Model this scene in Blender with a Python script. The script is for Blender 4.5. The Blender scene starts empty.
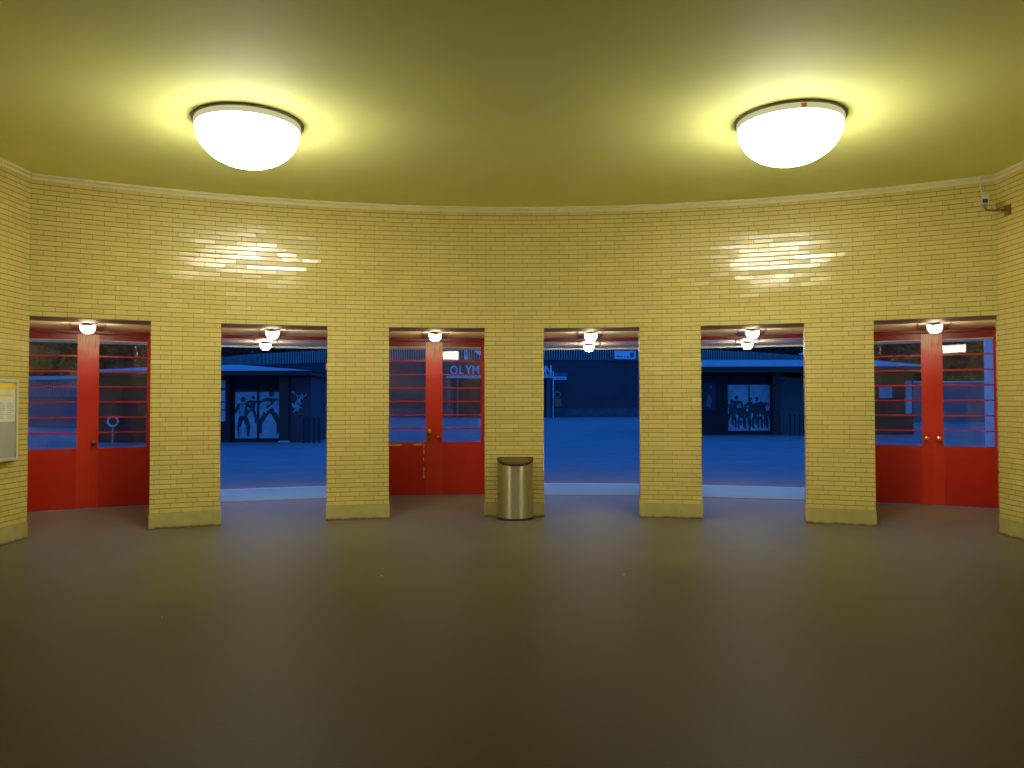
import bpy, bmesh, math, random
from mathutils import Vector, Matrix
random.seed(7)
PI = math.pi
scene = bpy.context.scene
COL = scene.collection

# ------------------------------------------------------------------ the plan of the hall
CX, CY, R = 0.18955, -0.60594, 11.349        # centre and radius of the curved entrance wall
HC, HL = 4.3226, 2.627                       # ceiling height, underside of the lintel
HV = 2.68                                    # vestibule ceiling
RL = R + 0.55                                # back of the lintel beam
RD = 13.8                                    # door line
RCAN, RSTEP = 16.15, 15.75                   # canopy edge, edge of the paved step
EDGES = [-.54793, -.43195, -.35873, -.23975, -.1667, -.05, .02243, .13949, .21233, .3296, .40244, .52175]
DOORS = [-0.0139 + 0.1923 * (i - 2.5) for i in range(6)]
XL, XR, YB = CX + R * math.sin(EDGES[0]), CX + R * math.sin(EDGES[-1]), -9.0
YCL, YCR = CY + R * math.cos(EDGES[0]), CY + R * math.cos(EDGES[-1])

def pol(th, r, z=0.0):
    return Vector((CX + r * math.sin(th), CY + r * math.cos(th), z))

# ------------------------------------------------------------------ node helpers
class NT:
    def __init__(self, name):
        self.m = bpy.data.materials.new(name); self.m.use_nodes = True
        self.t = self.m.node_tree; self.t.nodes.clear()
        self.out = self.t.nodes.new('ShaderNodeOutputMaterial')
    def n(self, kind, ins=None, **props):
        nd = self.t.nodes.new('ShaderNode' + kind)
        for k, v in props.items(): setattr(nd, k, v)
        for k, v in (ins or {}).items():
            self.set(nd.inputs[k], v)
        return nd
    def set(self, sock, v):
        if isinstance(v, bpy.types.NodeSocket): self.t.links.new(v, sock)
        elif isinstance(v, (tuple, list)):
            v = tuple(v)
            if sock.type == 'RGBA' and len(v) == 3: v = v + (1,)
            sock.default_value = v
        else: sock.default_value = v
    def math(self, op, a, b=0.0, c=0.0, clamp=False):
        nd = self.n('Math', {0: a, 1: b, 2: c}, operation=op); nd.use_clamp = clamp
        return nd.outputs[0]
    def vmath(self, op, a, b=None, s=None):
        nd = self.n('VectorMath', {0: a}, operation=op)
        if b is not None: self.set(nd.inputs[1], b)
        if s is not None: self.set(nd.inputs['Scale'], s)
        return nd.outputs[0]
    def mix(self, f, a, b, blend='MIX'):
        nd = self.n('MixRGB', {0: f, 1: a, 2: b}, blend_type=blend)
        return nd.outputs[0]
    def noise(self, vec, scale, detail=4, rough=.6):
        nd = self.n('TexNoise', {'Scale': scale, 'Detail': detail, 'Roughness': rough})
        if vec is not None: self.set(nd.inputs['Vector'], vec)
        return nd.outputs['Fac']
    def ramp(self, f, lo, hi):
        nd = self.n('MapRange', {0: f, 1: lo, 2: hi, 3: 0.0, 4: 1.0}); nd.clamp = True
        return nd.outputs[0]
    def bsdf(self, **kw):
        nd = self.n('BsdfPrincipled', {k.replace('_', ' '): v for k, v in kw.items()})
        return nd
    def done(self, sh):
        self.t.links.new(sh.outputs[0], self.out.inputs[0]); return self.m

def simple(name, col, rough=.5, metal=0.0, var=.12, scale=8.0, bump=0.0, spec=.5):
    t = NT(name); p = t.n('TexCoord').outputs['Object']
    f = t.noise(p, scale)
    c = t.mix(f, tuple(x * (1 - var) for x in col), tuple(min(1, x * (1 + var)) for x in col))
    b = t.bsdf(Base_Color=c, Roughness=rough, Metallic=metal, Specular_IOR_Level=spec)
    if bump:
        bn = t.n('Bump', {'Height': t.noise(p, scale * 6, 3), 'Strength': bump, 'Distance': .01})
        t.set(b.inputs['Normal'], bn.outputs[0])
    return t.done(b)

def glow(name, col, strength):
    t = NT(name); return t.done(t.n('Emission', {'Color': col, 'Strength': strength}))

def brick_material(name, c_lo, c_hi, mortar, rough=.13, L=.257, H=.0608, z0=.195, tilt=.072):
    t = NT(name)
    uv = t.n('UVMap', uv_map='UVMap').outputs[0]
    s = t.n('SeparateXYZ', {0: uv}); u, v = s.outputs[0], s.outputs[1]
    rv = t.math('DIVIDE', t.math('SUBTRACT', v, z0), H)
    row = t.math('FLOOR', rv)
    rr = t.n('TexWhiteNoise', {'W': row}, noise_dimensions='1D').outputs['Value']
    off = t.math('ADD', t.math('MULTIPLY', t.math('MODULO', t.math('ADD', row, 400.0), 2.0), .5),
                 t.math('MULTIPLY', t.math('GREATER_THAN', rr, .68), .25))
    cu = t.math('ADD', t.math('DIVIDE', u, L), off)
    cell = t.math('FLOOR', cu)
    fu, fv = t.math('SUBTRACT', cu, cell), t.math('SUBTRACT', rv, row)
    du = t.math('MULTIPLY', t.math('MINIMUM', fu, t.math('SUBTRACT', 1.0, fu)), L)
    dv = t.math('MULTIPLY', t.math('MINIMUM', fv, t.math('SUBTRACT', 1.0, fv)), H)
    mu = t.ramp(du, .0010, .0032); mv = t.ramp(dv, .0030, .0056)
    mask = t.math('MULTIPLY', mu, mv)
    cid = t.n('CombineXYZ', {0: cell, 1: row}).outputs[0]
    wn = t.n('TexWhiteNoise', {'Vector': cid}, noise_dimensions='2D')
    rnd = wn.outputs['Color']; rs = t.n('SeparateXYZ', {0: rnd})
    pos = t.n('NewGeometry').outputs['Position']
    big = t.noise(pos, .9, 3)
    fine = t.noise(pos, 38.0, 3)
    f = t.math('ADD', t.math('MULTIPLY', rs.outputs[2], .40), t.math('ADD', t.math('MULTIPLY', big, .35), t.math('MULTIPLY', fine, .25)), clamp=True)
    bc = t.mix(f, c_lo, c_hi)
    col = t.mix(mask, mortar, bc)
    nrm = t.n('NewGeometry').outputs['Normal']
    tv = t.vmath('SCALE', t.vmath('SUBTRACT', rnd, (.5, .5, .5)), s=tilt)
    tn = t.vmath('NORMALIZE', t.vmath('ADD', nrm, tv))
    h = t.math('ADD', mask, t.math('MULTIPLY', t.noise(pos, 14.0, 2), .10))
    bn = t.n('Bump', {'Height': h, 'Strength': .5, 'Distance': .004, 'Normal': tn})
    ro = t.math('ADD', t.math('MULTIPLY', t.math('SUBTRACT', 1.0, mask), .55), t.math('ADD', rough, t.math('MULTIPLY', rs.outputs[0], .12)))
    return t.done(t.bsdf(Base_Color=col, Roughness=ro, Normal=bn.outputs[0], Specular_IOR_Level=.38))

def plinth_material():
    t = NT('plinth_stone'); p = t.n('NewGeometry').outputs['Position']
    z = t.n('SeparateXYZ', {0: p}).outputs[2]
    c = t.mix(t.noise(p, 5.0, 5), (.27, .225, .06), (.46, .39, .13))
    d = t.math('SUBTRACT', 1.0, t.ramp(t.math('ADD', z, t.math('MULTIPLY', t.noise(p, 11.0, 4), -.05)), -.018, .012))
    c = t.mix(t.math('MULTIPLY', d, .85), c, (.03, .024, .012))           # grime plus a painted contact shadow along the foot of the stone
    return t.done(t.bsdf(Base_Color=c, Roughness=.6))
M = {}
M['brick'] = brick_material('glazed_yellow_brick', (.49, .39, .098), (.62, .50, .145), (.15, .105, .028))
M['far_brick'] = brick_material('dark_clinker_brick', (.10, .065, .05), (.17, .11, .085), (.08, .07, .06), rough=.6, z0=0)
M['plinth'] = plinth_material()
M['cornice'] = simple('cornice_paint', (.62, .55, .26), .3, var=.06)
M['plaster'] = simple('ceiling_plaster', (.86, .86, .30), .75, var=.05, scale=1.2, bump=.03)
M['vest_plaster'] = simple('vestibule_plaster', (.74, .60, .42), .6, var=.06, scale=2)
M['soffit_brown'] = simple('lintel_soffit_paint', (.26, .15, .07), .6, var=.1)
def steel_material():
    t = NT('brushed_steel'); p = t.n('TexCoord').outputs['Object']
    s = t.n('SeparateXYZ', {0: p})
    st = t.n('CombineXYZ', {0: t.math('MULTIPLY', s.outputs[0], 30.0), 1: 0.0, 2: t.math('MULTIPLY', s.outputs[2], .6)}).outputs[0]
    f = t.noise(st, 1.0, 3)
    c = t.mix(f, (.36, .325, .19), (.66, .60, .38))
    tg = t.n('Tangent', direction_type='RADIAL', axis='Z').outputs[0]
    return t.done(t.bsdf(Base_Color=c, Metallic=.85, Roughness=t.math('ADD', .30, t.math('MULTIPLY', f, .12)), Anisotropic=.85, Anisotropic_Rotation=.25, Tangent=tg))
M['steel'] = steel_material()
M['dull_steel'] = simple('dull_steel', (.30, .29, .27), .6, .6, var=.2)
M['board_grey'] = simple('porch_board_paint', (.30, .27, .25), .6, var=.1)
M['board_brown'] = simple('ceiling_board_paint', (.22, .15, .10), .6, var=.1)
M['dark_metal'] = simple('dark_metal', (.05, .045, .04), .45, .6)
M['grey_metal'] = simple('grey_metal', (.42, .42, .40), .4, .6)
M['lead_post'] = simple('black_paint', (.012, .012, .014), .5)
M['brass'] = simple('polished_brass', (.85, .62, .25), .22, 1.0, var=.1, scale=30)
M['old_brass'] = simple('dull_brass', (.24, .15, .07), .4, .8, var=.3, scale=30)
M['white_paint'] = simple('pale_paint', (.75, .73, .66), .45, var=.05)
M['opal_rim'] = glow('opal_collar_lit', (1.0, .96, .52), .56)
M['ring_brown'] = simple('bronze_ring', (.20, .16, .07), .5)
M['orange'] = simple('orange_sticker', (.9, .25, .05), .5)
M['cap'] = simple('lamp_housing', (.52, .42, .32), .5)
def dome_material():                          # opal glass, brightest below the bulb and dimmer towards the collar
    t = NT('opal_glass_lit'); z = t.n('SeparateXYZ', {0: t.n('TexCoord').outputs['Object']}).outputs[2]
    k = t.math('ADD', 7.0, t.math('MULTIPLY', t.ramp(z, -.11, -.33), 69.0))
    return t.done(t.n('Emission', {'Color': (1.0, .97, .80), 'Strength': k}))
M['dome'] = dome_material()
M['small_dome'] = glow('small_opal_glass_lit', (1.0, .86, .58), 118.0)
M['tube'] = glow('fluorescent_diffuser', (1.0, .97, .82), 16.0)
M['asphalt'] = simple('asphalt', (.23, .23, .24), .8, var=.30, scale=.9, bump=.4, spec=.2)
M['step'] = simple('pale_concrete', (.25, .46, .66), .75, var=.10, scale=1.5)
M['kerb'] = simple('kerb_stone', (.62, .60, .56), .7, var=.1)
M['roof_metal'] = simple('zinc_roof', (.30, .30, .33), .5, .0, var=.22, scale=2.2)
M['fascia'] = simple('brown_fascia', (.075, .024, .018), .6)
M['dark_wall'] = simple('dark_recess', (.034, .013, .015), .8)
M['blue_wall'] = simple('blue_grey_panel', (.13, .14, .16), .7, var=.15, scale=1.0)
M['far_wall'] = simple('dark_render', (.11, .055, .068), .8, var=.25, scale=.5)
M['far_base'] = simple('pale_wall_base', (.15, .11, .125), .8, var=.5, scale=1.4)
M['slat'] = simple('slat_metal', (.58, .55, .56), .5, var=.25, scale=.6)
M['slat_back'] = simple('slat_backing', (.022, .02, .024), .7)
M['letters'] = simple('pale_letters', (.80, .80, .80), .4, var=.03)
M['canopy_pale'] = simple('canopy_edge', (.55, .56, .58), .5)
M['sign_board'] = simple('pale_sign_board', (.80, .82, .86), .4, var=.06)
M['sign_dark'] = simple('dark_sign_print', (.05, .08, .16), .5)
M['sign_blue'] = simple('blue_sign_plate', (.10, .13, .22), .4)
M['bin_red'] = simple('red_bin', (.80, .12, .08), .5)
M['mural_light'] = simple('mural_print', (.46, .48, .52), .5, var=.6, scale=3.2)
M['mural_dark'] = simple('mural_figures', (.035, .035, .045), .5, var=.4, scale=6)
M['mural_mid'] = simple('mural_clothes', (.30, .31, .34), .5, var=.4, scale=7)
M['graffiti'] = simple('graffiti_paint', (.55, .55, .58), .6, var=.3)
M['graffiti_red'] = simple('graffiti_red_paint', (.40, .07, .06), .6, var=.3)
M['leaf'] = simple('dark_foliage', (.018, .032, .012), .7, var=.5, scale=1.0)
M['bark'] = simple('tree_bark', (.05, .038, .03), .9)
M['pale_pillar'] = simple('pale_pillar', (.70, .70, .72), .6, var=.06)
M['paper'] = simple('timetable_paper', (.62, .60, .46), .6, var=.04)
M['paper_grey'] = simple('grey_notice', (.33, .32, .25), .6, var=.08, scale=4)
M['paper_yellow'] = simple('yellow_heading', (.72, .55, .06), .5, var=.05)
M['paper_ink'] = simple('timetable_print', (.36, .34, .24), .7)
M['frame_paint'] = simple('pale_metal_frame', (.55, .53, .40), .35, .2, var=.05)
M['chip'] = simple('bare_timber_chip', (.72, .46, .20), .6, var=.3, scale=30)

def floor_material():
    t = NT('hall_floor_asphalt'); p = t.n('NewGeometry').outputs['Position']
    a, b = t.noise(p, .55, 5, .62), t.noise(p, 60.0, 3)
    c = t.mix(t.ramp(a, .3, .72), (.038, .030, .0045), (.058, .047, .0075))
    c = t.mix(t.math('MULTIPLY', b, .5), c, (.024, .019, .009))
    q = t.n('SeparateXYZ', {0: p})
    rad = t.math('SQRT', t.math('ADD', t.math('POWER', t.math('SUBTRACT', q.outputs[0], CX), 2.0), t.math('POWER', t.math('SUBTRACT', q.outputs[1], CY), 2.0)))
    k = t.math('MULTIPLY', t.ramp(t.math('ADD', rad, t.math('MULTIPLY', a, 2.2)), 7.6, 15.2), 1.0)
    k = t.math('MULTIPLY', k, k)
    c = t.mix(k, c, (.22, .20, .155))                                  # sky light and grazing sheen painted in, paler towards the doors
    spk = t.n('TexVoronoi', {'Vector': p, 'Scale': 1.3}).outputs['Distance']
    c = t.mix(t.math('LESS_THAN', spk, .012), c, (.5, .46, .36))
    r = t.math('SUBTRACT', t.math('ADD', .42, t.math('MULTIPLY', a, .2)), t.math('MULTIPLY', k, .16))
    bn = t.n('Bump', {'Height': t.noise(p, 45.0, 4), 'Strength': .25, 'Distance': .004})
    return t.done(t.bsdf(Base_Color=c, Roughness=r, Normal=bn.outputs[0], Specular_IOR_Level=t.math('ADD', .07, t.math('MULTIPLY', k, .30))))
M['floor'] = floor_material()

def red_material(name, wear=False, lo=(.43, .011, .002), hi=(.54, .020, .003)):
    t = NT(name); p = t.n('TexCoord').outputs['Object']
    f = t.noise(p, 3.0, 5)
    c = t.mix(f, lo, hi)
    r = t.math('ADD', .30, t.math('MULTIPLY', f, .15))
    if wear:                                  # streaks of bare timber and dust at the head of the meeting stiles
        s = t.n('SeparateXYZ', {0: p})
        st = t.n('CombineXYZ', {0: t.math('MULTIPLY', s.outputs[0], 60.0), 1: 0.0, 2: t.math('MULTIPLY', s.outputs[2], 5.0)}).outputs[0]
        k = t.math('MULTIPLY', t.ramp(s.outputs[2], 2.26, 2.56), t.ramp(t.noise(st, 1.0, 3), .36, .56))
        c = t.mix(k, c, (.50, .30, .12))
    return t.done(t.bsdf(Base_Color=c, Roughness=r, Specular_IOR_Level=.5))
M['red'] = red_material('red_gloss_paint'); M['red_lit_worn'] = red_material('red_gloss_lit_worn_head', True, (.53, .022, .004), (.63, .034, .005)); M['red_shaded'] = red_material('red_paint_shaded', False, (.20, .010, .004), (.26, .014, .005))  # meeting stiles brightened for lamplight, heads and top rails darkened for shade, in colour

def glass_material():
    t = NT('door_glass')
    fr = t.n('Fresnel', {'IOR': 1.5})
    g = t.n('BsdfGlossy', {'Color': (1, 1, 1), 'Roughness': .015})
    tr = t.n('BsdfTransparent', {'Color': (.94, .95, .95)})
    p = t.n('NewGeometry').outputs['Position']
    d = t.n('BsdfDiffuse', {'Color': (.55, .52, .45)})
    m1 = t.n('MixShader', {0: fr.outputs[0], 1: tr.outputs[0], 2: g.outputs[0]})
    dust_haze = t.math('MULTIPLY', t.ramp(t.noise(p, 3.0, 5), .25, .75), .085)  # thin dust, thickened to paint in the grey haze of reflections
    return t.done(t.n('MixShader', {0: dust_haze, 1: m1.outputs[0], 2: d.outputs[0]}))
M['glass'] = glass_material()

# ------------------------------------------------------------------ mesh helpers
class MB:
    def __init__(self): self.b = bmesh.new()
    def verts(self, pts): return [self.b.verts.new(p) for p in pts]
    def face(self, vs):
        try: return self.b.faces.new(vs)
        except ValueError: return None
    def box(self, x0, x1, y0, y1, z0, z1, bev=0.0, mat=None):
        g = bmesh.ops.create_cube(self.b, size=1.0)
        vs = g['verts']
        for v in vs: v.co = Vector(((x0 + x1) / 2 + v.co.x * (x1 - x0), (y0 + y1) / 2 + v.co.y * (y1 - y0), (z0 + z1) / 2 + v.co.z * (z1 - z0)))
        if bev:
            es = list({e for v in vs for e in v.link_edges})
            r = bmesh.ops.bevel(self.b, geom=es, offset=bev, segments=2, affect='EDGES', profile=.7)
            vs = list({v for f in r['faces'] for v in f.verts} | {v for v in vs if v.is_valid})
        if mat is not None: bmesh.ops.transform(self.b, matrix=mat, verts=vs)
        return self
    def ring_sweep(self, rings, close_u=True, caps=True):
        rr = [self.verts(r) for r in rings]
        n = len(rr[0])
        for a, b in zip(rr, rr[1:]):
            for i in range(n if close_u else n - 1):
                j = (i + 1) % n; self.face((a[i], a[j], b[j], b[i]))
        if caps:
            self.face(list(reversed(rr[0]))); self.face(rr[-1])
        return self
    def lathe(self, prof, seg=32, c=(0, 0, 0), caps=True):
        c = Vector(c)
        return self.ring_sweep([[c + Vector((r * math.cos(2 * PI * i / seg), r * math.sin(2 * PI * i / seg), z)) for i in range(seg)] for r, z in prof], caps=caps)
    def tube(self, pts, rad, seg=10):
        pts = [Vector(p) for p in pts]; rings = []
        rad = rad if isinstance(rad, (list, tuple)) else [rad] * len(pts)
        for i, p in enumerate(pts):
            d = (pts[min(i + 1, len(pts) - 1)] - pts[max(i - 1, 0)]).normalized()
            a = d.cross(Vector((0, 0, 1)) if abs(d.z) < .9 else Vector((1, 0, 0))).normalized(); b = d.cross(a)
            rings.append([p + rad[i] * (a * math.cos(2 * PI * k / seg) + b * math.sin(2 * PI * k / seg)) for k in range(seg)])
        return self.ring_sweep(rings)
    def prism(self, outline, y0, y1):         # outline in x, z extruded along y
        return self.ring_sweep([[Vector((x, y0, z)) for x, z in outline], [Vector((x, y1, z)) for x, z in outline]])
    def arc(self, t0, t1, r0, r1, z0, z1, n=24, rel=None):   # annular block of the hall's plan
        rings = []
        for i in range(n + 1):
            t = t0 + (t1 - t0) * i / n
            q = [pol(t, r0, z0), pol(t, r1, z0), pol(t, r1, z1), pol(t, r0, z1)]
            rings.append([p - rel for p in q] if rel else q)
        return self.ring_sweep(rings)
    def uv_hall(self):                        # metres along the wall and up it
        uv = self.b.loops.layers.uv.new('UVMap')
        self.b.normal_update()
        for f in self.b.faces:
            c = f.calc_center_median(); nn = f.normal
            rd = Vector((c.x - CX, c.y - CY, 0)).normalized()
            radial = abs(nn.dot(rd)) > .6
            for l in f.loops:
                p = l.vert.co; rv = Vector((p.x - CX, p.y - CY))
                if self.plain: u = p.y if abs(nn.x) > abs(nn.y) else p.x
                elif radial: u = math.atan2(rv.x, rv.y) * R
                else: u = rv.length
                l[uv].uv = (u + 40.0, p.z)
    plain = False
    def obj(self, name, mat, parent=None, smooth=False, uv=None, loc=None):
        if uv is not None: self.plain = (uv == 'plain'); self.b.normal_update()
        bmesh.ops.recalc_face_normals(self.b, faces=self.b.faces)
        if uv is not None: self.uv_hall()
        me = bpy.data.meshes.new(name); self.b.to_mesh(me); self.b.free()
        me.materials.append(M[mat] if isinstance(mat, str) else mat)
        if smooth:
            me.shade_smooth()
            try: me.set_sharp_from_angle(angle=math.radians(40))
            except Exception: pass
        o = bpy.data.objects.new(name, me); COL.objects.link(o)
        if parent: o.parent = parent
        if loc is not None: o.location = loc
        return o

def tag(o, label=None, cat=None, group=None, kind=None):
    if label: o['label'] = label
    if cat: o['category'] = cat
    if group: o['group'] = group
    if kind: o['kind'] = kind
    return o
def empty(name, loc=(0, 0, 0), rz=0.0, label=None, cat=None, group=None, kind=None):
    o = bpy.data.objects.new(name, None); COL.objects.link(o)
    o.empty_display_size = .1; o.location = loc; o.rotation_euler = (0, 0, rz)
    return tag(o, label, cat, group, kind)
def copy_tree(o, parent=None):
    c = o.copy(); COL.objects.link(c)
    if parent: c.parent = parent
    for ch in list(o.children): copy_tree(ch, c)
    return c
def glyph(ch, size, depth, name, mat, parent, loc, rot=(PI / 2, 0, 0), sx=.80):
    cu = bpy.data.curves.new(name, 'FONT'); cu.body = ch; cu.size = size; cu.extrude = depth; cu.align_x = 'CENTER'; cu.offset = size * .02
    tmp = bpy.data.objects.new(name, cu); COL.objects.link(tmp)
    me = bpy.data.meshes.new_from_object(tmp.evaluated_get(bpy.context.evaluated_depsgraph_get()))
    bpy.data.objects.remove(tmp)
    me.materials.clear(); me.materials.append(M[mat])
    o = bpy.data.objects.new(name, me); COL.objects.link(o)
    o.parent = parent; o.location = loc; o.rotation_euler = rot; o.scale = (sx, 1, 1)
    return o

# ------------------------------------------------------------------ room shell
T0, T1 = EDGES[0], EDGES[-1]
w = MB()
w.arc(T0 - .02, T1 + .02, R, RL, HL, HC + .05, 96)                        # band of wall over the openings
for k in range(1, 10, 2):                                                 # the five piers
    a, b = EDGES[k], EDGES[k + 1]
    w.arc(a, b, R, RL, 0, HL, 8)
    w.arc(a + .011, b - .011, RL, RD + .10, 0, HV, 8)
w.arc(T0 - .07, T0, R + .002, RL, 0, HL, 5); w.arc(T0 - .07, T0 - .011, RL, RD + .10, 0, HV, 5)
w.arc(T1, T1 + .07, R + .002, RL, 0, HL, 5); w.arc(T1 + .011, T1 + .07, RL, RD + .10, 0, HV, 5)
tag(w.obj('wall_front', 'brick', uv='hall'), 'curved wall of glazed yellow brick with six door openings', 'wall', kind='structure')
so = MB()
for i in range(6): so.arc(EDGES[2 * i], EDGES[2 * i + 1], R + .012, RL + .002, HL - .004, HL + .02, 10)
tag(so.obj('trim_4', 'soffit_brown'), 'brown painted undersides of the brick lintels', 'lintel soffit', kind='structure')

w = MB(); w.box(XL - .3, XL, YB, YCL + .02, 0, HC + .05)
tag(w.obj('wall_left', 'brick', uv='plain'), 'straight yellow brick side wall left, carrying the notice board', 'wall', kind='structure')
w = MB(); w.box(XR, XR + .3, YB, YCR + .02, 0, HC + .05)
tag(w.obj('wall_right', 'brick', uv='plain'), 'straight yellow brick side wall right, carrying the security camera', 'wall', kind='structure')
w = MB(); w.box(XL - .3, XR + .3, YB - .3, YB, 0, HC + .05)
tag(w.obj('wall_back', 'brick', uv='plain'), 'yellow brick wall at the rear of the hall', 'wall', kind='structure')

f = MB(); nseg = 64                                                       # one floor: hall, pier gaps and vestibule
pts = [Vector((XL - .25, YB - .25, 0)), Vector((XR + .25, YB - .25, 0)), Vector((XR + .25, YCR, 0))]
pts += [pol(T1 + .07 - (T1 - T0 + .14) * i / nseg, RD + .02, 0) for i in range(nseg + 1)] + [Vector((XL - .25, YCL, 0))]
f.ring_sweep([[p + Vector((0, 0, -.12)) for p in pts], pts])
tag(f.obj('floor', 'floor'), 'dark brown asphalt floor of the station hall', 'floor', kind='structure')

c = MB()
pts = [Vector((XL - .25, YB - .25, HC)), Vector((XR + .25, YB - .25, HC)), Vector((XR + .25, YCR, HC))]
pts += [pol(T1 + .02 - (T1 - T0 + .04) * i / nseg, R + .3, HC) for i in range(nseg + 1)] + [Vector((XL - .25, YCL, HC))]
c.ring_sweep([pts, [p + Vector((0, 0, .25)) for p in pts]])
tag(c.obj('ceiling', 'plaster'), 'smooth olive yellow plaster ceiling over the hall', 'ceiling', kind='structure')
c = MB(); c.arc(T0 - .07, T1 + .07, RL - .02, RD + .08, HV, HV + .2, 64)
tag(c.obj('vestibule_ceiling', 'vest_plaster'), 'low plaster ceiling between the brick piers and the red doors', 'ceiling', kind='structure')
c = MB(); c.arc(T0 - .07, T1 + .07, RD + .08, RCAN, HV, HV + .24, 64)
tag(c.obj('porch_canopy', 'vest_plaster'), 'curved canopy outside above the red doors', 'canopy', kind='structure')
c = MB(); c.arc(T0 - .07, T1 + .07, RCAN, RCAN + .05, HV - .035, HV + .26, 64)
tag(c.obj('trim_5', 'white_paint'), 'pale edge strip of the porch canopy', 'canopy edge', kind='structure')
c = MB(); c.arc(T0 - .07, T1 + .07, RD + .03, RD + .25, HV + .2, HC + .3, 64)
tag(c.obj('wall_outer', 'brick', uv='hall'), 'outer brick wall standing above the porch canopy', 'wall', kind='structure')

def cornice(name, pts, label):
    m = MB(); prof = [(0, -.068), (.016, -.068), (.018, -.036), (.040, -.032), (.046, -.022), (.046, 0), (0, 0)]
    m.ring_sweep([[Vector((p.x + n.x * d, p.y + n.y * d, HC + z)) for d, z in prof] for p, n in pts])
    return tag(m.obj(name, 'cornice'), label, 'cornice', kind='structure')
cornice('trim_1', [(pol(T0 + (T1 - T0) * i / 64, R), -Vector((math.sin(T0 + (T1 - T0) * i / 64), math.cos(T0 + (T1 - T0) * i / 64), 0))) for i in range(65)], 'pale moulded cornice along the top of the curved wall')
cornice('trim_2', [(Vector((XL, YCL + .03, 0)), Vector((1, 0, 0))), (Vector((XL, YB, 0)), Vector((1, 0, 0)))], 'pale cornice on the left side wall')
cornice('trim_3', [(Vector((XR, YCR + .03, 0)), Vector((-1, 0, 0))), (Vector((XR, YB, 0)), Vector((-1, 0, 0)))], 'pale cornice on the right side wall')

names = ['between the left red doors and the left open doorway', 'right of the left open doorway', 'behind the steel bin', 'left of the right open doorway', 'between the right open doorway and the right red doors']
for i, k in enumerate(range(1, 10, 2)):
    a, b = EDGES[k] - .0008, EDGES[k + 1] + .0008
    m = MB(); m.arc(a, b, R - .010, RL + .01, 0, .195, 8); m.arc(a + .011, b - .011, RL + .01, RD + .08, 0, .195, 8)
    o = m.obj('baseboard_front' if i == 0 else 'baseboard_front.%03d' % i, 'plinth')
    tag(o, 'stone plinth of the brick pier ' + names[i], 'plinth', kind='structure')
m = MB(); m.box(XL - .02, XL + .010, YB, YCL + .02, 0, .195)
tag(m.obj('baseboard_left', 'plinth'), 'stone plinth along the left side wall', 'plinth', kind='structure')
m = MB(); m.box(XR - .010, XR + .02, YB, YCR + .02, 0, .195)
tag(m.obj('baseboard_right', 'plinth'), 'stone plinth along the right side wall', 'plinth', kind='structure')

# ------------------------------------------------------------------ doors
LW, PH = .90, .905        # leaf width, half of the pair
ZG0, ZG1 = .917, 2.523    # glazed zone
def rosette_knob(parent, x, z, mat, ball=.038):
    m = MB(); m.ring_sweep([[Vector((x + r * math.cos(a * PI / 8), y, z + r * math.sin(a * PI / 8))) for a in range(16)] for r, y in
                            ((.036, -.022), (.036, -.030), (.014, -.034), (.012, -.055), (ball * .8, -.062), (ball, -.078), (ball * .85, -.092), (ball * .4, -.099))])
    return m.obj('door_knob', mat, parent, smooth=True)
def leaf(name, s, loc, rz, label, knobs, chips=False):
    """hinge at the origin, the leaf runs along local x; s = +1 or -1 for the two hands"""
    r = empty(name, loc, rz, label, 'door', 'red double doors', 'structure')
    def B(x0, x1, y0, y1, z0, z1, nm, mat, bev=.003):
        x0, x1 = sorted((s * x0, s * x1))
        return MB().box(x0, x1, y0, y1, z0, z1, bev).obj(nm, mat, r)
    T = .022
    ms = B(LW - .138, LW - .001, -T, T, .015, 2.625, 'meeting_stile', 'red_lit_worn')
    B(0, .105, -T, T, .015, 2.625, 'hinge_stile', 'red')
    B(.105, LW - .138, -T, T, ZG1 + .012, 2.625, 'top_rail', 'red_shaded')
    B(.105, LW - .138, -T, T, .015, ZG0, 'lower_panel', 'red')
    B(.105, LW - .138, -T + .004, T, ZG1, ZG1 + .012, 'rail_glint', 'white_paint', .001)  # pale strip painted for the light caught under the top rail
    st = (ZG1 - ZG0) / 7
    for k in range(1, 7): B(.105, LW - .138, -.017, .017, ZG0 + k * st - .011, ZG0 + k * st + .011, 'glazing_bar', 'red', .002)
    x0, x1 = sorted((s * .105, s * (LW - .138)))
    MB().box(x0, x1, -.002, .002, ZG0, ZG1).obj('glass', 'glass', r)
    if s > 0: B(LW - .020, LW + .026, -T - .008, -T, .03, 2.62, 'astragal', 'red_lit_worn', .003)
    B(LW - .60, LW - .01, -T - .002, -T, .012, .02, 'draught_strip', 'dull_steel', .0005)
    for z, mt in knobs: rosette_knob(r, s * (LW - .075), z, mt)
    if chips:
        m = MB(); rnd = random.Random(3)
        for x0, x1 in ((.10, .36), (.56, .70)): m.box(x0, x1, -T - .0015, -T - .0002, .862 + rnd.uniform(-.004, .004), .885)
        z = .88
        while z > .25:
            d = rnd.uniform(.015, .075); xx = .722 + rnd.uniform(-.006, .006)
            m.box(xx, xx + rnd.uniform(.008, .020), -T - .0015, -T - .0002, z - d, z); z -= d + rnd.uniform(.0, .13)
        tag(m.obj('paint_chip', 'chip', r), 'chipped paint showing pale timber')
    return r

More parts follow.
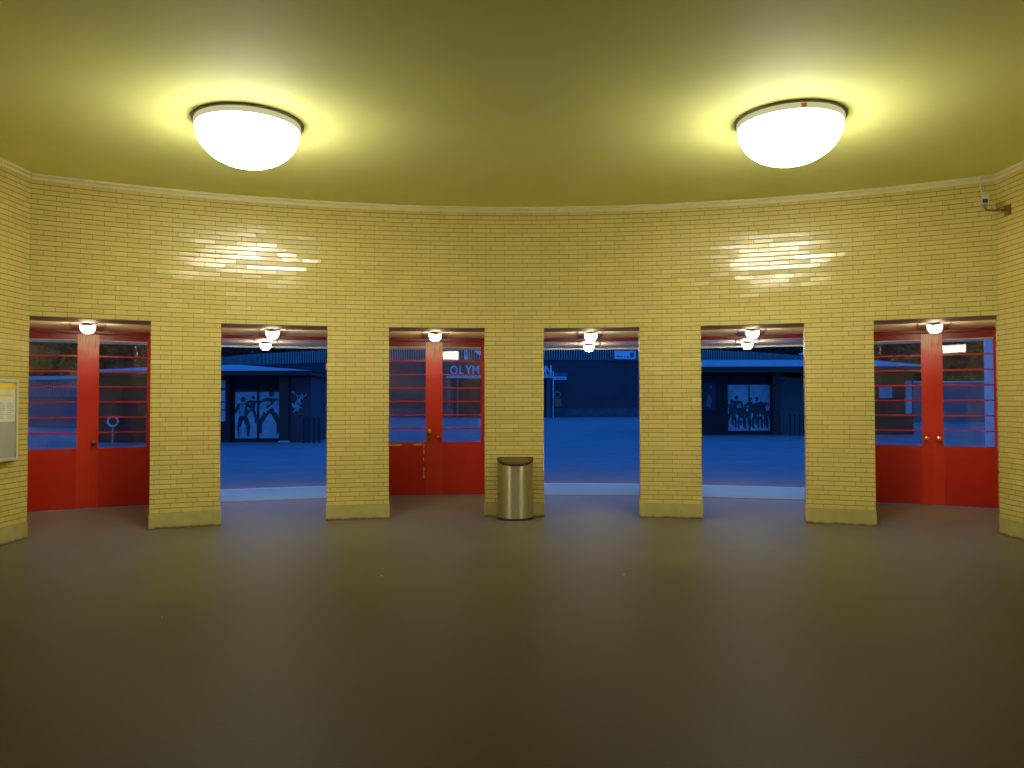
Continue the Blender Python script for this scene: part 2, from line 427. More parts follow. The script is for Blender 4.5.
hp = {0: ([], [(1.0, 'old_brass')]), 2: ([(1.10, 'brass'), (.99, 'old_brass')], [(.99, 'old_brass')]), 5: ([(1.025, 'brass')], [(1.025, 'brass')])}
where = ['at the far left beside the notice board', 'in the left open doorway', 'left of the steel bin', 'in the middle open doorway', 'in the right open doorway', 'at the far right below the security camera']
kn = 1
for i, th in enumerate(DOORS):
    ctr = pol(th, RD); ex = Vector((math.cos(th), -math.sin(th), 0))
    hl, hr = ctr - ex * PH, ctr + ex * PH
    rz = -th
    if i in hp:
        leaf('door_%d' % kn, 1, hl, rz, 'closed red door leaf with seven panes, left one of the pair ' + where[i], hp[i][0], chips=(i == 2))
        leaf('door_%d' % (kn + 1), -1, hr, rz, 'closed red door leaf with seven panes, right one of the pair ' + where[i], hp[i][1])
    else:
        leaf('door_%d' % kn, 1, hl, rz + math.radians(97), 'red door leaf swung open outside, left one ' + where[i], [(1.0, 'old_brass')])
        leaf('door_%d' % (kn + 1), -1, hr, rz - math.radians(97), 'red door leaf swung open outside, right one ' + where[i], [(1.0, 'old_brass')])
    kn += 2
    fr = empty('door_frame', ctr, rz, 'red painted door frame ' + where[i], 'door frame', None, 'structure')
    MB().box(-PH - .12, PH + .12, -.06, .07, 2.632, HV + .005, .004).obj('head', 'red_shaded', fr)
    for s in (-1, 1):
        x0, x1 = sorted((s * (PH + .004), s * (PH + .12)))
        MB().box(x0, x1, -.06, .07, 0, 2.632, .004).obj('jamb', 'red', fr)
    MB().box(-PH, PH, -.05, .05, 0, .006, .002).obj('threshold', 'dull_steel', fr)
    bo = MB().box(-.20, .20, -(RD - RL) + .02, -.07, HV - .012, HV + .01).obj('trim_%d' % (6 + i), 'board_brown', None, loc=ctr)
    bo.rotation_euler = (0, 0, rz); tag(bo, 'brown ceiling board carrying the lamp ' + where[i], 'ceiling board', None, 'structure')
    if i in (1, 3): MB().box(PH - .055, PH + .004, -.05, .03, 2.145, 2.235, .006).obj('door_catch', 'bin_red', fr)

# ------------------------------------------------------------------ lamps
def ceiling_lamp(x, y, label, sticker=False):
    r = empty('ceiling_lamp', (x, y, HC), 0, label, 'ceiling lamp', None)
    MB().lathe([(.40, 0), (.512, 0), (.512, -.022), (.40, -.022)], 64).obj('mounting_ring', 'ring_brown', r, True)
    MB().lathe([(.47, -.018), (.494, -.020), (.498, -.035), (.494, -.072), (.47, -.074)], 64).obj('collar', 'opal_rim', r, True)
    pr = [(.486 * math.cos(a) ** .96, -.070 - .365 * math.sin(a)) for a in [PI / 2 * k / 14 for k in range(14)]] + [(.012, -.435)]
    MB().lathe(pr, 56).obj('shade', 'dome', r, True)
    if sticker:
        a0 = math.atan2(-y - .0, -x + .35) + .21
        m = MB(); m.ring_sweep([[Vector((q * math.cos(a0 + d), q * math.sin(a0 + d), z)) for q, z in ((.499, -.030), (.503, -.030), (.503, -.068), (.499, -.068))] for d in (-.05, 0, .05)])
        tag(m.obj('sticker', 'orange', r), 'small orange sticker')
    return r
ceiling_lamp(-2.561, 7.422, 'large lit white dome lamp on the ceiling, left one without a sticker')
ceiling_lamp(2.690, 7.379, 'large lit white dome lamp on the ceiling, right one with orange sticker', True)

def small_lamp():
    r = empty('bulkhead_lamp')
    MB().lathe([(.03, 0), (.060, 0), (.060, -.010), (.045, -.022), (.096, -.026), (.096, -.032), (.03, -.032)], 32).obj('base', 'cap', r, True)
    seg, n = 28, 9
    def ring(rr, zz): return [Vector((rr * math.cos(2 * PI * i / seg), rr * math.sin(2 * PI * i / seg), zz)) for i in range(seg)]
    hood = [ring(.096, -.028), [Vector((.097 * math.cos(a), .097 * math.sin(a), -.032 - .014 * max(0.0, -math.sin(a)) ** 2)) for a in [2 * PI * i / seg for i in range(seg)]]]
    bowl = [ring(.090, -.030)] + [ring(max(.006, .092 * math.cos(PI / 2 * k / n) ** .65), -.040 - .098 * math.sin(PI / 2 * k / n)) for k in range(n)]
    MB().ring_sweep(hood, caps=False).obj('hood', 'cap', r, True)
    MB().ring_sweep(bowl).obj('diffuser', 'small_dome', r, True)
    return r
proto = small_lamp(); first = True
def put_small(p, rz, label, group):
    global first
    o = proto if first else copy_tree(proto); first = False
    o.location = p; o.rotation_euler = (0, 0, rz); tag(o, label, 'bulkhead lamp', group)
vl = ['lit lamp over the far left red doors beside the notice board', 'inner lit lamp over the left open doorway', 'lit lamp over the red doors left of the steel bin',
      'inner lit lamp over the middle open doorway', 'inner lit lamp over the right open doorway', 'lit lamp over the far right red doors below the security camera']
for i, th in enumerate(DOORS):
    put_small(pol(th, 12.45, HV - .012), -th, vl[i], 'vestibule lamps')
for i, th in enumerate(DOORS):
    d = {1: -.008, 3: .001, 4: -.001}.get(i, 0)
    bo = MB().box(-.20, .20, -.85, .95, HV - .010, HV + .01).obj('trim_%d' % (12 + i), 'board_grey', None, loc=(pol(th + d, 15.0)))
    bo.rotation_euler = (0, 0, -th); tag(bo, 'grey ceiling board under the porch canopy ' + where[i], 'ceiling board', None, 'structure')
    if i in hp: continue
    put_small(pol(th + d, 15.0, HV - .010), -th, vl[i].replace('inner', 'outer').replace('over', 'under the canopy beyond'), 'porch lamps')

# reflected in the door glass: light boxes high on the rear wall
for nm, x0, x1, z0, z1, lb in (('light_box', 1.05, 2.45, 3.52, 4.06, 'square lit ceiling-high light box on the rear wall, right one'), ('light_box', -3.3, -1.3, 3.52, 3.86, 'long lit light box high on the rear wall, left one')):
    r = empty(nm, ((x0 + x1) / 2, YB + .002, z0), 0, lb, 'light box'); h = (x1 - x0) / 2
    MB().box(-h, h, 0, .10, 0, z1 - z0, .01).obj('housing', 'white_paint', r)
    MB().box(-h + .02, h - .02, .10, .115, .02, z1 - z0 - .02).obj('diffuser', 'tube', r)

# ------------------------------------------------------------------ steel bin in front of the third pier
r = empty('litter_bin', (.043, 10.63, 0), .0, 'half round brushed steel litter bin standing against the brick pier', 'bin')
def dshape(hw, dp, n=28):
    o = [Vector((hw, .0, 0))]
    for i in range(n + 1):
        a = -PI * i / n
        o.append(Vector((hw * math.copysign(abs(math.cos(a)) ** .9, math.cos(a)), -.035 + dp * math.sin(a), 0)))
    o.append(Vector((-hw, 0, 0))); return o
def drings(spec, slope=0.0):
    out = []
    for hw, dp, z, sl in spec: out.append([p + Vector((0, 0, z + sl * (p.y + .27) / .27 * .075 - (sl * .0))) for p in dshape(hw, dp)])
    return out
MB().ring_sweep(drings([(.250, .255, .0, 0), (.250, .255, .028, 0)])).obj('foot_ring', 'dark_metal', r, True)
MB().ring_sweep(drings([(.243, .245, .028, 0), (.243, .245, .742, 1)]), caps=True).obj('body', 'steel', r, True)
MB().ring_sweep(drings([(.249, .252, .735, 1), (.249, .252, .762, 1), (.222, .222, .762, 1), (.210, .205, .745, 1)]), caps=True).obj('rim', 'dark_metal', r, True)
MB().ring_sweep(drings([(.200, .190, .748, 1), (.150, .140, .756, 1)]), caps=True).obj('lid', 'old_brass', r, True)

# ------------------------------------------------------------------ notice board on the left wall
ya, yb, za, zb = 7.75, 8.81, .945, 1.865
r = empty('notice_board', (XL, (ya + yb) / 2, za), 0, 'glazed timetable case with yellow heading on the left brick wall', 'notice board')
hy, hz = (yb - ya) / 2, zb - za
MB().box(0, .05, -hy, hy, 0, hz, .004).obj('case', 'frame_paint', r)
m = MB(); t = .035
m.box(.05, .072, -hy, hy, 0, t, .003); m.box(.05, .072, -hy, hy, hz - t, hz, .003); m.box(.05, .072, -hy, -hy + t, t, hz - t, .003); m.box(.05, .072, hy - t, hy, t, hz - t, .003)
m.obj('frame', 'frame_paint', r)
MB().box(.050, .053, -hy + t, hy - t, .44, hz - t).obj('timetable', 'paper', r)
MB().box(.050, .054, -hy + t, hy - t, t, .44).obj('notice', 'paper_grey', r)
MB().box(.053, .055, -hy + t, hy - t, hz - t - .085, hz - t - .012).obj('heading', 'paper_yellow', r)
m = MB(); rn = random.Random(5)
for col in range(6):
    y0 = -hy + t + .03 + col * .165
    z = hz - t - .24
    while z > .47:
        m.box(.053, .0545, y0, y0 + rn.uniform(.08, .13), z, z + .008); z -= .021
m.obj('printed_lines', 'paper_ink', r)
MB().box(.053, .0552, -hy + t + .02, hy - t - .03, hz - t - .165, hz - t - .135).obj('line_bar', 'paper_yellow', r)

# ------------------------------------------------------------------ security camera on the right wall
r = empty('security_camera', (XR, 9.0, 3.84), 0, 'small security camera on a bracket arm on the right brick wall under the cornice', 'security camera')
MB().box(-.02, 0, -.05, .05, -.06, .06, .004).obj('wall_plate', 'old_brass', r)
MB().tube([(-.015, 0, 0), (-.12, 0, -.002), (-.24, -.0, .0), (-.27, 0, .012), (-.275, 0, .05)], .013).obj('arm', 'old_brass', r, True)
MB().tube([(-.232, .16, .47), (-.232, .15, .30), (-.225, .10, .19), (-.245, .03, .15)], .009).obj('conduit', 'frame_paint', r, True)
b = MB().box(-.034, .034, -.09, .09, -.045, .050, .006).obj('housing', 'frame_paint', r)
b.location = (-.278, .0, .098); b.rotation_euler = (-.04, 0, -.50)
m = MB(); m.box(-.027, .027, -.096, -.088, -.034, .012, .002); m.obj('lens_window', 'lead_post', b)
m = MB(); m.box(-.038, .038, -.105, .095, .050, .057, .002); m.obj('sun_shield', 'frame_paint', b)

# ------------------------------------------------------------------ outside: ground and porch step
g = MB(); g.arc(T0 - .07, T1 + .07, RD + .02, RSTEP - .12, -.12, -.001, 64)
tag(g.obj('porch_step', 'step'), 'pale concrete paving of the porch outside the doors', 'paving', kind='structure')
g = MB(); g.arc(T0 - .07, T1 + .07, RSTEP - .12, RSTEP, -.12, .002, 64)
tag(g.obj('kerb', 'kerb'), 'pale kerb line along the porch edge', 'kerb', kind='structure')
g = MB()
pts = [pol(T1 + .5 - (T1 - T0 + 1.0) * i / 48, RSTEP - .02, -.025) for i in range(49)]
far = [pol(T1 + .5 - (T1 - T0 + 1.0) * i / 48, 260, -.025) for i in range(49)]
a, b2 = g.verts(pts), g.verts(far)
for i in range(48): g.face((a[i], b2[i], b2[i + 1], a[i + 1]))
tag(g.obj('forecourt_ground', 'asphalt'), 'wide asphalt forecourt outside in blue dusk light', 'ground', kind='structure')

# ------------------------------------------------------------------ round building opposite
BY, BR = 128.0, 48.0
bd = empty('round_building', (0, BY - BR, 0), 0, 'dark round building with slatted roof edge across the forecourt', 'building')
rel = Vector((0, BY - BR, 0))
def barc(m, t0, t1, r0, r1, z0, z1, n):
    m.ring_sweep([[Vector((r * math.sin(t), BY - r * math.cos(t), z)) - rel for r, z in ((r0, z0), (r1, z0), (r1, z1), (r0, z1))] for t in [t0 + (t1 - t0) * i / n for i in range(n + 1)]])
    return m
AW = 1.25
barc(MB(), -AW, AW, BR - 3, BR, 0, 6.0, 60).obj('wall', 'far_wall', bd)
barc(MB(), -AW, AW, BR, BR + .15, 0, .9, 60).obj('wall_base', 'far_base', bd)
barc(MB(), -AW, AW, BR - .4, BR - .1, 6.0, 7.25, 60).obj('parapet_backing', 'slat_back', bd)
barc(MB(), -AW, AW, BR - .1, BR + .12, 5.93, 6.03, 60).obj('ledge', 'blue_wall', bd)
m = MB(); k = -AW
while k < AW:
    x, y = BR * math.sin(k), BY - BR * math.cos(k)
    mt = Matrix.Translation(Vector((x, y, 0)) - rel) @ Matrix.Rotation(k, 4, 'Z')
    m.box(-.032, .032, -.02, .015, 6.03, 7.28, mat=mt); k += .262 / BR
m.obj('slatted_parapet', 'slat', bd)
# entrance under the canopy
MB().box(-6.66, 4.16, -2.2, 1.6, 3.98, 4.21, .02).obj('entrance_canopy', 'canopy_pale', bd)
MB().box(-6.1, 3.45, -.35, .55, 0, 3.92).obj('entrance_recess', 'lead_post', bd)
for x, wd in ((-6.45, .34), (-5.55, .16), (-2.5, .14), (1.0, .14), (3.7, .3)):
    MB().box(x - wd / 2, x + wd / 2, -1.7, -1.7 + wd, 0, 3.92, .01).obj('entrance_column', 'blue_wall', bd)

sg = empty('station_name_sign', (0, 78.0, 4.21), 0, 'pale capital letters OLYMPIASTADION standing on the entrance canopy', 'sign')
p0, p1 = -5.89, 3.70
for i, ch in enumerate('OLYMPIASTADION'):
    glyph(ch, 1.22, .05, 'letter', 'letters', sg, (p0 + (p1 - p0) * i / 13, 0, .19))
MB().box(p0 - .5, p1 + .5, -.03, .03, .0, .19, .005).obj('letter_rail', 'grey_metal', sg)

em = empty('wall_emblem', (-3.35, 79.75, 6.2), 0, 'small pale blue winged emblem on the slatted roof edge', 'emblem')
MB().prism([(-.55, .62), (-.30, .78), (-.12, .66), (.10, .70), (.48, .52), (.30, .36), (.42, .05), (.22, -.05), (.12, .20), (-.10, .26), (-.30, .40)], -.06, .06).obj('emblem_plate', 'sign_board', em)
pb = empty('pale_panel', (-4.78, 79.7, 5.95), 0, 'narrow pale upright board on the slatted roof edge', 'board')  # narrow pale slab with one dark mark
MB().box(-.17, .17, -.05, .05, 0, 1.3, .01).obj('panel', 'letters', pb)
MB().box(-.05, .05, -.06, -.05, .5, .85).obj('print', 'sign_dark', pb)
ds = empty('direction_sign', (11.9, 80.9, 6.05), .22, 'pale blue direction sign board with dark print on the slatted roof edge', 'sign')
MB().box(-1.16, 1.16, -.08, .08, 0, .86, .02).obj('board', 'sign_board', ds)
for x0, x1, z in ((-1.0, -.55, .25), (-.5, -.28, .25), (-.12, .0, .22), (.18, .42, .22)): MB().box(x0, x1, -.09, -.08, z - .03, z + .07).obj('print', 'sign_dark', ds)
MB().box(.55, 1.0, -.09, -.08, .16, .72).obj('pictogram', 'sign_blue', ds)

st = empty('street_sign', (4.14, 77.2, -.02), 0, 'thin pale street sign pole with two name plates before the round building', 'street sign')
MB().tube([(0, 0, 0), (0, 0, 4.65)], .05).obj('pole', 'letters', st, True)
MB().box(.08, 1.45, -.03, .03, 4.22, 4.52, .01).obj('name_plate', 'sign_blue', st)
MB().box(.08, 1.32, -.03, .03, 3.82, 4.12, .01).obj('name_plate', 'sign_board', st)
for k in range(7): MB().box(.2 + k * .15, .29 + k * .15, -.036, -.03, 3.92 - .02 * (k % 3), 4.02 + .02 * (k % 2)).obj('plate_print', 'sign_dark', st)
lb = empty('waste_basket', (4.52, 76.6, -.02), 0, 'red waste basket with a hoop beside the street sign pole', 'waste basket')
MB().tube([(-.33, .0, 0), (-.33, 0, 1.9)], .04).obj('stake', 'dark_metal', lb, True)
MB().lathe([(.30, 1.12), (.38, 1.15), (.42, 1.9), (.38, 1.9)], 20).obj('basket', 'bin_red', lb, True)
m = MB(); m.tube([(.3 * math.cos(a * PI / 12), 0, 2.3 + .3 * math.sin(a * PI / 12)) for a in range(-6, 19)], .03); m.obj('hoop', 'grey_metal', lb, True)

# ------------------------------------------------------------------ ticket pavilions
def hip_roof(m, x0, x1, y0, y1, z0, rise, inset):
    a = [Vector((x0, y0, z0)), Vector((x1, y0, z0)), Vector((x1, y1, z0)), Vector((x0, y1, z0))]
    ym = (y0 + y1) / 2
    b = [Vector((x0 + inset, ym - .3, z0 + rise)), Vector((x1 - inset, ym - .3, z0 + rise)), Vector((x1 - inset, ym + .3, z0 + rise)), Vector((x0 + inset, ym + .3, z0 + rise))]
    m.ring_sweep([a, b])
def limb(m, x0, z0, x1, z1, w0, w1, y0, y1):
    d = Vector((x1 - x0, z1 - z0)).normalized(); n = Vector((-d.y, d.x))
    m.prism([(x0 + n.x * w0, z0 + n.y * w0), (x1 + n.x * w1, z1 + n.y * w1), (x1 - n.x * w1, z1 - n.y * w1), (x0 - n.x * w0, z0 - n.y * w0)], y0, y1)
def disc(m, x, z, r, y0, y1, q=1.25): m.prism([(x + r * math.cos(a * PI / 6), z + q * r * math.sin(a * PI / 6)) for a in range(12)], y0, y1)
def figure(parent, x, z, h, mat, lean=0.0, arms=((-.22, -.1), (.2, -.12)), legs=(-.09, .10), y=-.02, name='printed_figure'):
    m = MB(); y0, y1 = y - .004, y
    hip, sh = z + .47 * h, z + .82 * h; xh = x + lean * h
    limb(m, x, hip - .02 * h, xh, sh, .085 * h, .115 * h, y0, y1)
    disc(m, xh + lean * .2 * h, z + .92 * h, .058 * h, y0, y1)
    for q in legs:
        limb(m, x + q * .5 * h, hip, x + q * 1.2 * h, z + .24 * h, .065 * h, .045 * h, y0, y1)
        limb(m, x + q * 1.2 * h, z + .25 * h, x + q * 1.1 * h, z, .042 * h, .03 * h, y0, y1)
    for ax, az in arms:
        limb(m, xh + math.copysign(.1 * h, ax), sh - .02 * h, xh + ax * h, sh + az * h, .04 * h, .028 * h, y0, y1)
    return m.obj(name, mat, parent)

# left pavilion
pv = empty('ticket_pavilion', (-12.4, 31.2, -.025), 0, 'left ticket pavilion with low zinc roof, printed shutters and graffiti', 'pavilion')
X = lambda x: x + 12.4
MB().box(X(-16.9), X(-11.45), 0, 5, 0, 2.72).obj('wall', 'dark_wall', pv)
MB().box(X(-11.45), X(-9.3), .25, 5, 0, 2.72).obj('wall', 'dark_wall', pv)
MB().box(X(-9.30), X(-8.15), 0, 5, 0, 2.66).obj('side_wall', MB and M['far_wall'], pv)
m = MB(); m.box(X(-9.40), X(-9.02), -.16, .2, 0, 2.70, .01); m.obj('pier', 'fascia', pv)
MB().box(X(-9.42), X(-9.0), -.18, .2, 0, .07, .005).obj('pier_foot', 'kerb', pv)
m = MB(); m.box(X(-17.4), X(-7.95), -.95, 5.6, 2.68, 2.86, .01); m.obj('fascia', 'fascia', pv)
m = MB(); hip_roof(m, X(-17.5), X(-7.85), -1.05, 5.7, 2.86, .38, 3.9); m.obj('roof', 'roof_metal', pv)
mu = MB().box(X(-11.30), X(-9.43), .20, .24, .15, 2.2).obj('shutter_print', 'mural_light', pv)
MB().box(X(-10.40), X(-10.31), .17, .24, .12, 2.22).obj('shutter_post', 'lead_post', pv)
MB().box(X(-11.36), X(-9.40), .17, .24, 2.05, 2.28).obj('shutter_head', 'dark_wall', pv)
figure(mu, X(-10.98), .22, 1.65, 'mural_dark', 0, ((-.2, -.25), (.24, -.16)), (-.08, .12), .198)
figure(mu, X(-10.62), .75, 1.15, 'mural_dark', .05, ((-.3, -.12), (.28, -.05)), (-.2, .12), .199)
figure(mu, X(-9.86), .35, 1.75, 'mural_dark', .02, ((-.32, -.14), (.26, -.18)), (-.20, .16), .198)
m = MB(); disc(m, X(-9.57), 1.45, .20, .19, .194, 1.25); m.obj('printed_ball', 'mural_light', mu)
m = MB(); limb(m, X(-10.26), 1.55, X(-9.86), 1.60, .05, .07, .188, .192); m.obj('printed_sleeve', 'mural_light', mu)
m = MB(); limb(m, X(-10.1), 1.22, X(-9.72), 1.52, .03, .05, .188, .192); m.obj('printed_sleeve', 'mural_light', mu)
m = MB(); limb(m, X(-11.02), 1.05, X(-11.0), 1.55, .09, .12, .188, .192); m.obj('printed_shirt', 'mural_mid', mu)
m = MB(); limb(m, X(-11.10), .25, X(-11.08), .62, .05, .05, .188, .192); m.obj('printed_sock', 'mural_mid', mu)
m = MB(); limb(m, X(-10.86), .25, X(-10.87), .62, .05, .05, .188, .192); m.obj('printed_sock', 'mural_mid', mu)
ps = MB().box(X(-12.35), X(-11.62), -.05, 0, .85, 2.5, .01).obj('poster_case', 'mural_light', pv)
for z0, z1 in ((1.28, 1.33), (2.1, 2.2), (1.6, 1.66)): MB().box(X(-12.3), X(-11.64), -.055, -.05, z0, z1).obj('poster_bar', 'lead_post', ps)
gf = MB(); rn = random.Random(11)
for k in range(17):
    x0, z0 = X(-8.95) + rn.uniform(0, .46), 1.30 + rn.uniform(0, .70)
    gf.tube([(x0 + .06 * j + rn.uniform(-.03, .03), -.012, z0 + rn.uniform(-.11, .11)) for j in range(4)], .022, 6)
gf.obj('graffiti', 'graffiti', pv)
m = MB(); m.tube([(X(-8.98) + .09 * j, -.012, 1.10 + .03 * math.sin(j * 1.7)) for j in range(8)], .028, 6); m.obj('graffiti_underline', 'graffiti_red', pv)

# right pavilion
pv = empty('ticket_pavilion', (11.5, 37.0, -.025), 0, 'right ticket pavilion with low zinc roof and crowd print shutters', 'pavilion')
X = lambda x: x - 11.5
MB().box(X(8.3), X(10.38), 0, 6, 0, 3.02).obj('wall', 'dark_wall', pv)
MB().box(X(10.38), X(12.7), .3, 6, 0, 3.02).obj('wall', 'dark_wall', pv)
MB().box(X(12.50), X(12.86), -.15, 3, 0, 3.02, .01).obj('pier', 'fascia', pv)
MB().box(X(12.86), X(15.4), 1.2, 6, 0, 2.78).obj('side_wall', 'blue_wall', pv)
MB().box(X(12.86), X(15.4), .9, 1.2, 0, 1.15).obj('low_wall', 'blue_wall', pv)
MB().box(X(15.4), X(19.4), .2, 6, 0, 3.02).obj('wall', 'dark_wall', pv)
MB().box(X(7.6), X(19.8), -1.1, 6.6, 2.98, 3.24, .01).obj('fascia', 'fascia', pv)
m = MB(); hip_roof(m, X(7.5), X(19.9), -1.2, 6.7, 3.24, .50, 1.6); m.obj('roof', 'roof_metal', pv)
m = MB()
for k in range(9): m.tube([(X(8.4) + k * 1.25, -.9, 3.31), (X(8.9) + k * 1.2, .4, 3.42), (X(9.3) + k * 1.12, 1.8, 3.60)], .02, 6)
m.obj('roof_seam', 'letters', pv)
mu = MB().box(X(10.44), X(12.48), .24, .29, .2, 2.42).obj('shutter_print', 'mural_light', pv)
MB().box(X(11.44), X(11.50), .22, .29, .2, 2.42).obj('shutter_post', 'lead_post', pv)
rn = random.Random(21)
for k in range(8):
    figure(mu, X(10.62) + k * .25, .30 + rn.uniform(0, .2), 1.15 + rn.uniform(-.1, .4), 'mural_dark', rn.uniform(-.05, .05), ((-.2, -.1 + rn.uniform(-.2, .2)), (.2, rn.uniform(-.2, .1))), (-.12, .12), .238 - .0005 * k)
for x, z, s in ((11.70, 1.65, .10), (12.15, 1.72, .11), (12.36, 1.3, .10), (10.95, 1.38, .07), (11.38, 1.2, .05), (11.6, .95, .06), (11.05, .75, .06), (12.0, .95, .05)):
    m = MB(); disc(m, X(x), z, s, .22, .226, 1.5); m.obj('printed_shirt', 'mural_light', mu)
ps = MB().box(X(9.1), X(9.80), -.06, 0, 1.17, 2.5, .01).obj('poster_case', 'lead_post', pv)
m = MB(); disc(m, X(9.55), 2.3, .07, -.07, -.06); m.obj('poster_disc', 'blue_wall', ps)
m = MB(); m.prism([(X(9.3), 1.4), (X(9.5), 1.3), (X(9.62), 1.7), (X(9.45), 2.0)], -.066, -.06); m.obj('poster_print', 'blue_wall', ps)
MB().box(X(17.75), X(18.35), .12, .2, 1.75, 2.35, .01).obj('window_panel', 'mural_light', pv)
MB().box(X(19.0), X(19.3), .12, .2, 1.0, 2.6, .01).obj('window_panel', 'mural_light', pv)

# boundary walls beyond the pavilions
for nm, x0, x1, lb in (('boundary_wall', -75, -38, 'left'), ('boundary_wall', 25, 75, 'right')):
    o = empty(nm, ((x0 + x1) / 2, 63 if x0 < 0 else 58, -.025), 0, 'long blue grey boundary wall beyond the ' + lb + ' red doors', 'wall', None, 'structure'); h = (x1 - x0) / 2
    MB().box(-h, h, 0, .3, 0, 3.0).obj('wall_face', 'blue_wall', o)
    MB().box(-h, h, -.05, .35, 3.0, 3.12, .01).obj('coping', 'slat', o)
# bollards
def bollard():
    r = empty('bollard')
    MB().lathe([(.05, 0), (.05, .03), (.036, .035), (.036, .96)], 14).obj('post', 'lead_post', r, True)
    MB().lathe([(.036, .94), (.046, .945), (.046, .985), (.02, 1.0)], 14).obj('post_cap', 'lead_post', r, True)
    return r
bp = bollard(); used = False
for (xs, y, who) in (((-8.28, -8.08, -7.86, -7.66), 30.6, 'left ticket pavilion'), ((13.15, 13.36, 13.60, 13.78), 36.4, 'right ticket pavilion')):
    for k, x in enumerate(xs):
        o = copy_tree(bp) if used else bp; used = True
        o.location = (x, y, -.025)
        tag(o, ['first', 'second', 'third', 'fourth'][k] + ' thin black bollard from the left beside the ' + who, 'bollard', 'bollards by the ' + who)

# shed far left, seen through the left red doors
sh = empty('slatted_shed', (-30, 50, -.025), -.35, 'low shed with slatted fascia seen through the left red doors', 'shed')
MB().box(-7, 3.4, 0, 5, 0, 2.0).obj('wall', 'blue_wall', sh)
MB().box(-7.2, 3.6, -.2, 5.2, 2.0, 3.1).obj('fascia_backing', 'slat_back', sh)
m = MB()
for k in range(60): m.box(-7.2 + k * .18, -7.2 + k * .18 + .08, -.27, -.2, 2.0, 3.1)
m.obj('slats', 'roof_metal', sh)
m = MB(); hip_roof(m, -7.6, 4.0, -.6, 5.6, 3.1, .35, 1.5); m.obj('roof', 'roof_metal', sh)
lr = empty('ring_sign', (-15.56, 30.0, -.025), .4, 'round pale ring sign on a low post before the left ticket pavilion', 'ring sign')
MB().tube([(0, 0, 0), (0, 0, .72)], .03).obj('post', 'grey_metal', lr, True)
m = MB(); m.tube([(.18 * math.cos(a * PI / 12), 0, .88 + .18 * math.sin(a * PI / 12)) for a in range(25)], .035); m.obj('ring', 'letters', lr, True)
pl = empty('porch_pillar', (12.45, 20.05, -.025), -.5, 'pale square pillar outside, seen through the far right red door leaf', 'pillar')
MB().box(-.11, .11, -.11, .11, .25, 4.2, .01).obj('shaft', 'pale_pillar', pl)
MB().box(-.14, .14, -.14, .14, 0, .25, .01).obj('foot', 'kerb', pl)

# ------------------------------------------------------------------ dark trees behind
def tree(x, y, h, wd, seed, label, group):
    rn = random.Random(seed)
    r = empty('tree', (x, y, -.03), 0, label, 'tree', group)
    m = MB(); m.tube([(0, 0, 0), (.1, 0, h * .25), (rn.uniform(-.3, .3), .1, h * .55), (0, 0, h * .85)], [.38, .30, .2, .06], 10)
    for k in range(7):
        a = k * 2.4; z0 = h * (.25 + .07 * k)
        m.tube([(0, 0, z0), (math.cos(a) * wd * .35, math.sin(a) * wd * .35, z0 + h * .10), (math.cos(a) * wd * .7, math.sin(a) * wd * .7, z0 + h * .16)], [.14, .09, .03], 7)
    m.obj('trunk', 'bark', r)
    m = MB(); blobs = [(rn.uniform(-.6, .6) * wd, rn.uniform(-.5, .5) * wd, h * rn.uniform(.22, .86), wd * rn.uniform(.38, .62)) for _ in range(16)] + [(0, 0, h * .5, wd * .7), (0, 0, h * .28, wd * .7)]
    for bx, by, bz, br in blobs:
        for k in range(210):
            d = Vector((rn.gauss(0, 1), rn.gauss(0, 1), rn.gauss(0, 1))).normalized() * br * rn.uniform(.55, 1.0)
            c = Vector((bx, by, max(bz + d.z * .8, .3))) + Vector((d.x, d.y, 0)); s = rn.uniform(.07, .14) * wd
            u = Vector((rn.gauss(0, 1), rn.gauss(0, 1), rn.gauss(0, 1))).normalized(); v = u.cross(Vector((rn.gauss(0, 1), rn.gauss(0, 1), rn.gauss(0, 1)))).normalized()
            vs = m.verts([c - u * s, c - v * s * .45, c + u * s, c + v * s * .45]); m.face(vs)
    m.obj('crown', 'leaf', r)
belt = [(s * x, y, h, w_) for s in (-1, 1) for x, y, h, w_ in (
    (23, 106, 15, 4.6), (12, 114, 16, 4.6), (27.5, 121, 16, 4.4), (42, 92, 14, 4.6), (49, 82, 14, 4.8), (54, 95, 15, 5.2), (43, 66, 12, 4.2), (60, 82, 15, 5.0),
    (62, 168, 24, 7.2), (80, 160, 24, 7.2), (98, 152, 24, 7.4), (116, 146, 24, 7.4), (44, 182, 25, 7.2), (26, 188, 25, 7.2), (8, 190, 25, 7.0), (71, 142, 22, 6.6), (90, 130, 22, 6.8), (80, 106, 18, 6), (66, 120, 18, 5.6), (37.5, 118, 16, 4.2), (60, 206, 30, 7.4), (38, 214, 30, 7.4), (17, 212, 28, 7.0))]
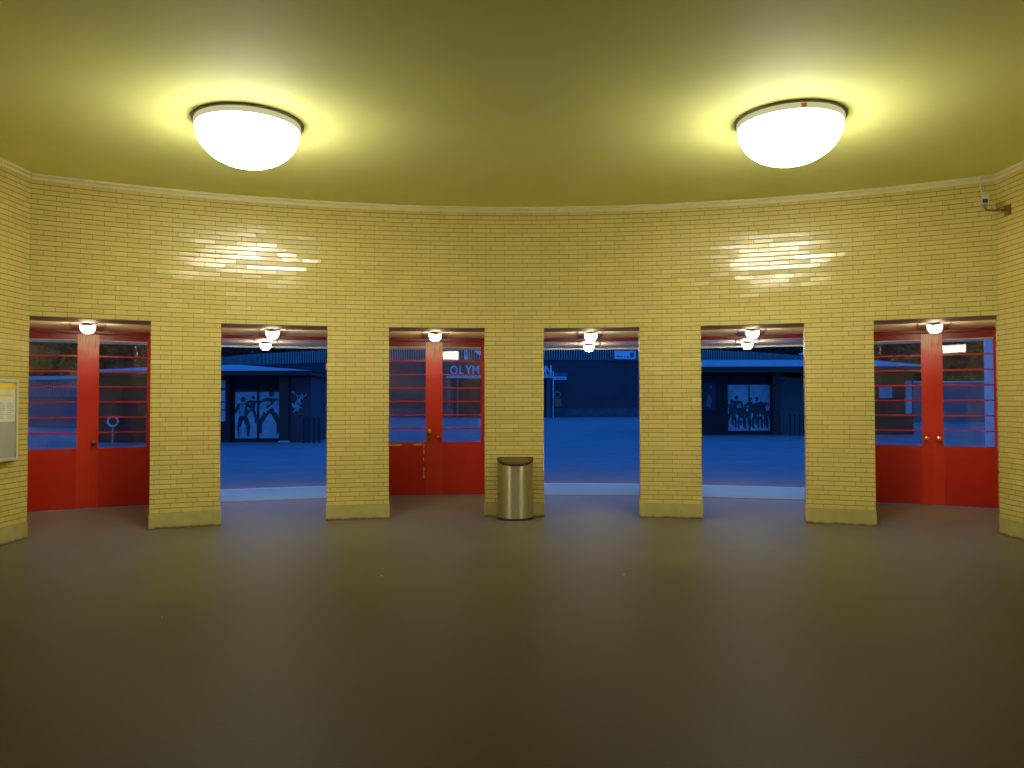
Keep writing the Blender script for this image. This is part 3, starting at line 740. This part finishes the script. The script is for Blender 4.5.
for k, (x, y, h, wd) in enumerate(belt):
    sd = 'left' if x < 0 else 'right'
    tree(x, y, h, wd, 100 + k, 'dark leafy tree in the black belt of trees behind the %s ticket pavilion' % sd, 'dark trees behind the %s ticket pavilion' % sd)

# ------------------------------------------------------------------ dusk sky, camera, view
wd_ = bpy.data.worlds.new('dusk_sky'); scene.world = wd_; wd_.use_nodes = True
nt = wd_.node_tree; nt.nodes.clear()
o_ = nt.nodes.new('ShaderNodeOutputWorld'); bg = nt.nodes.new('ShaderNodeBackground')
tc = nt.nodes.new('ShaderNodeTexCoord'); sp = nt.nodes.new('ShaderNodeSeparateXYZ'); cr = nt.nodes.new('ShaderNodeValToRGB')
cr.color_ramp.elements[0].position = 0.0; cr.color_ramp.elements[0].color = (.030, .27, 1.0, 1)
cr.color_ramp.elements[1].position = .7; cr.color_ramp.elements[1].color = (.016, .18, .85, 1)
nt.links.new(tc.outputs['Generated'], sp.inputs[0]); nt.links.new(sp.outputs[2], cr.inputs[0]); nt.links.new(cr.outputs[0], bg.inputs[0])
bg.inputs[1].default_value = 1.15
nt.links.new(bg.outputs[0], o_.inputs[0])

cam = bpy.data.cameras.new('camera'); co = bpy.data.objects.new('camera', cam); COL.objects.link(co)
cam.sensor_width = 36.0; cam.sensor_fit = 'HORIZONTAL'; cam.lens = 36.0 * 769.09 / 1024
cam.clip_start = .05; cam.clip_end = 600
co.matrix_world = Matrix.Translation((0, 0, 1.6)) @ Matrix.Rotation(PI / 2 + .0229, 4, 'X') @ Matrix.Rotation(-.00198, 4, 'Z')
scene.camera = co
vs = scene.view_settings
scene.display_settings.display_device = 'sRGB'
vs.view_transform = 'Standard'; vs.look = 'None'; vs.exposure = 0.0; vs.gamma = 1.0; vs.use_curve_mapping = False
cy = scene.cycles
cy.use_denoising = True; cy.max_bounces = 8; cy.diffuse_bounces = 5; cy.glossy_bounces = 4; cy.transparent_max_bounces = 12
cy.sample_clamp_indirect = 8.0; cy.caustics_reflective = False; cy.caustics_refractive = False
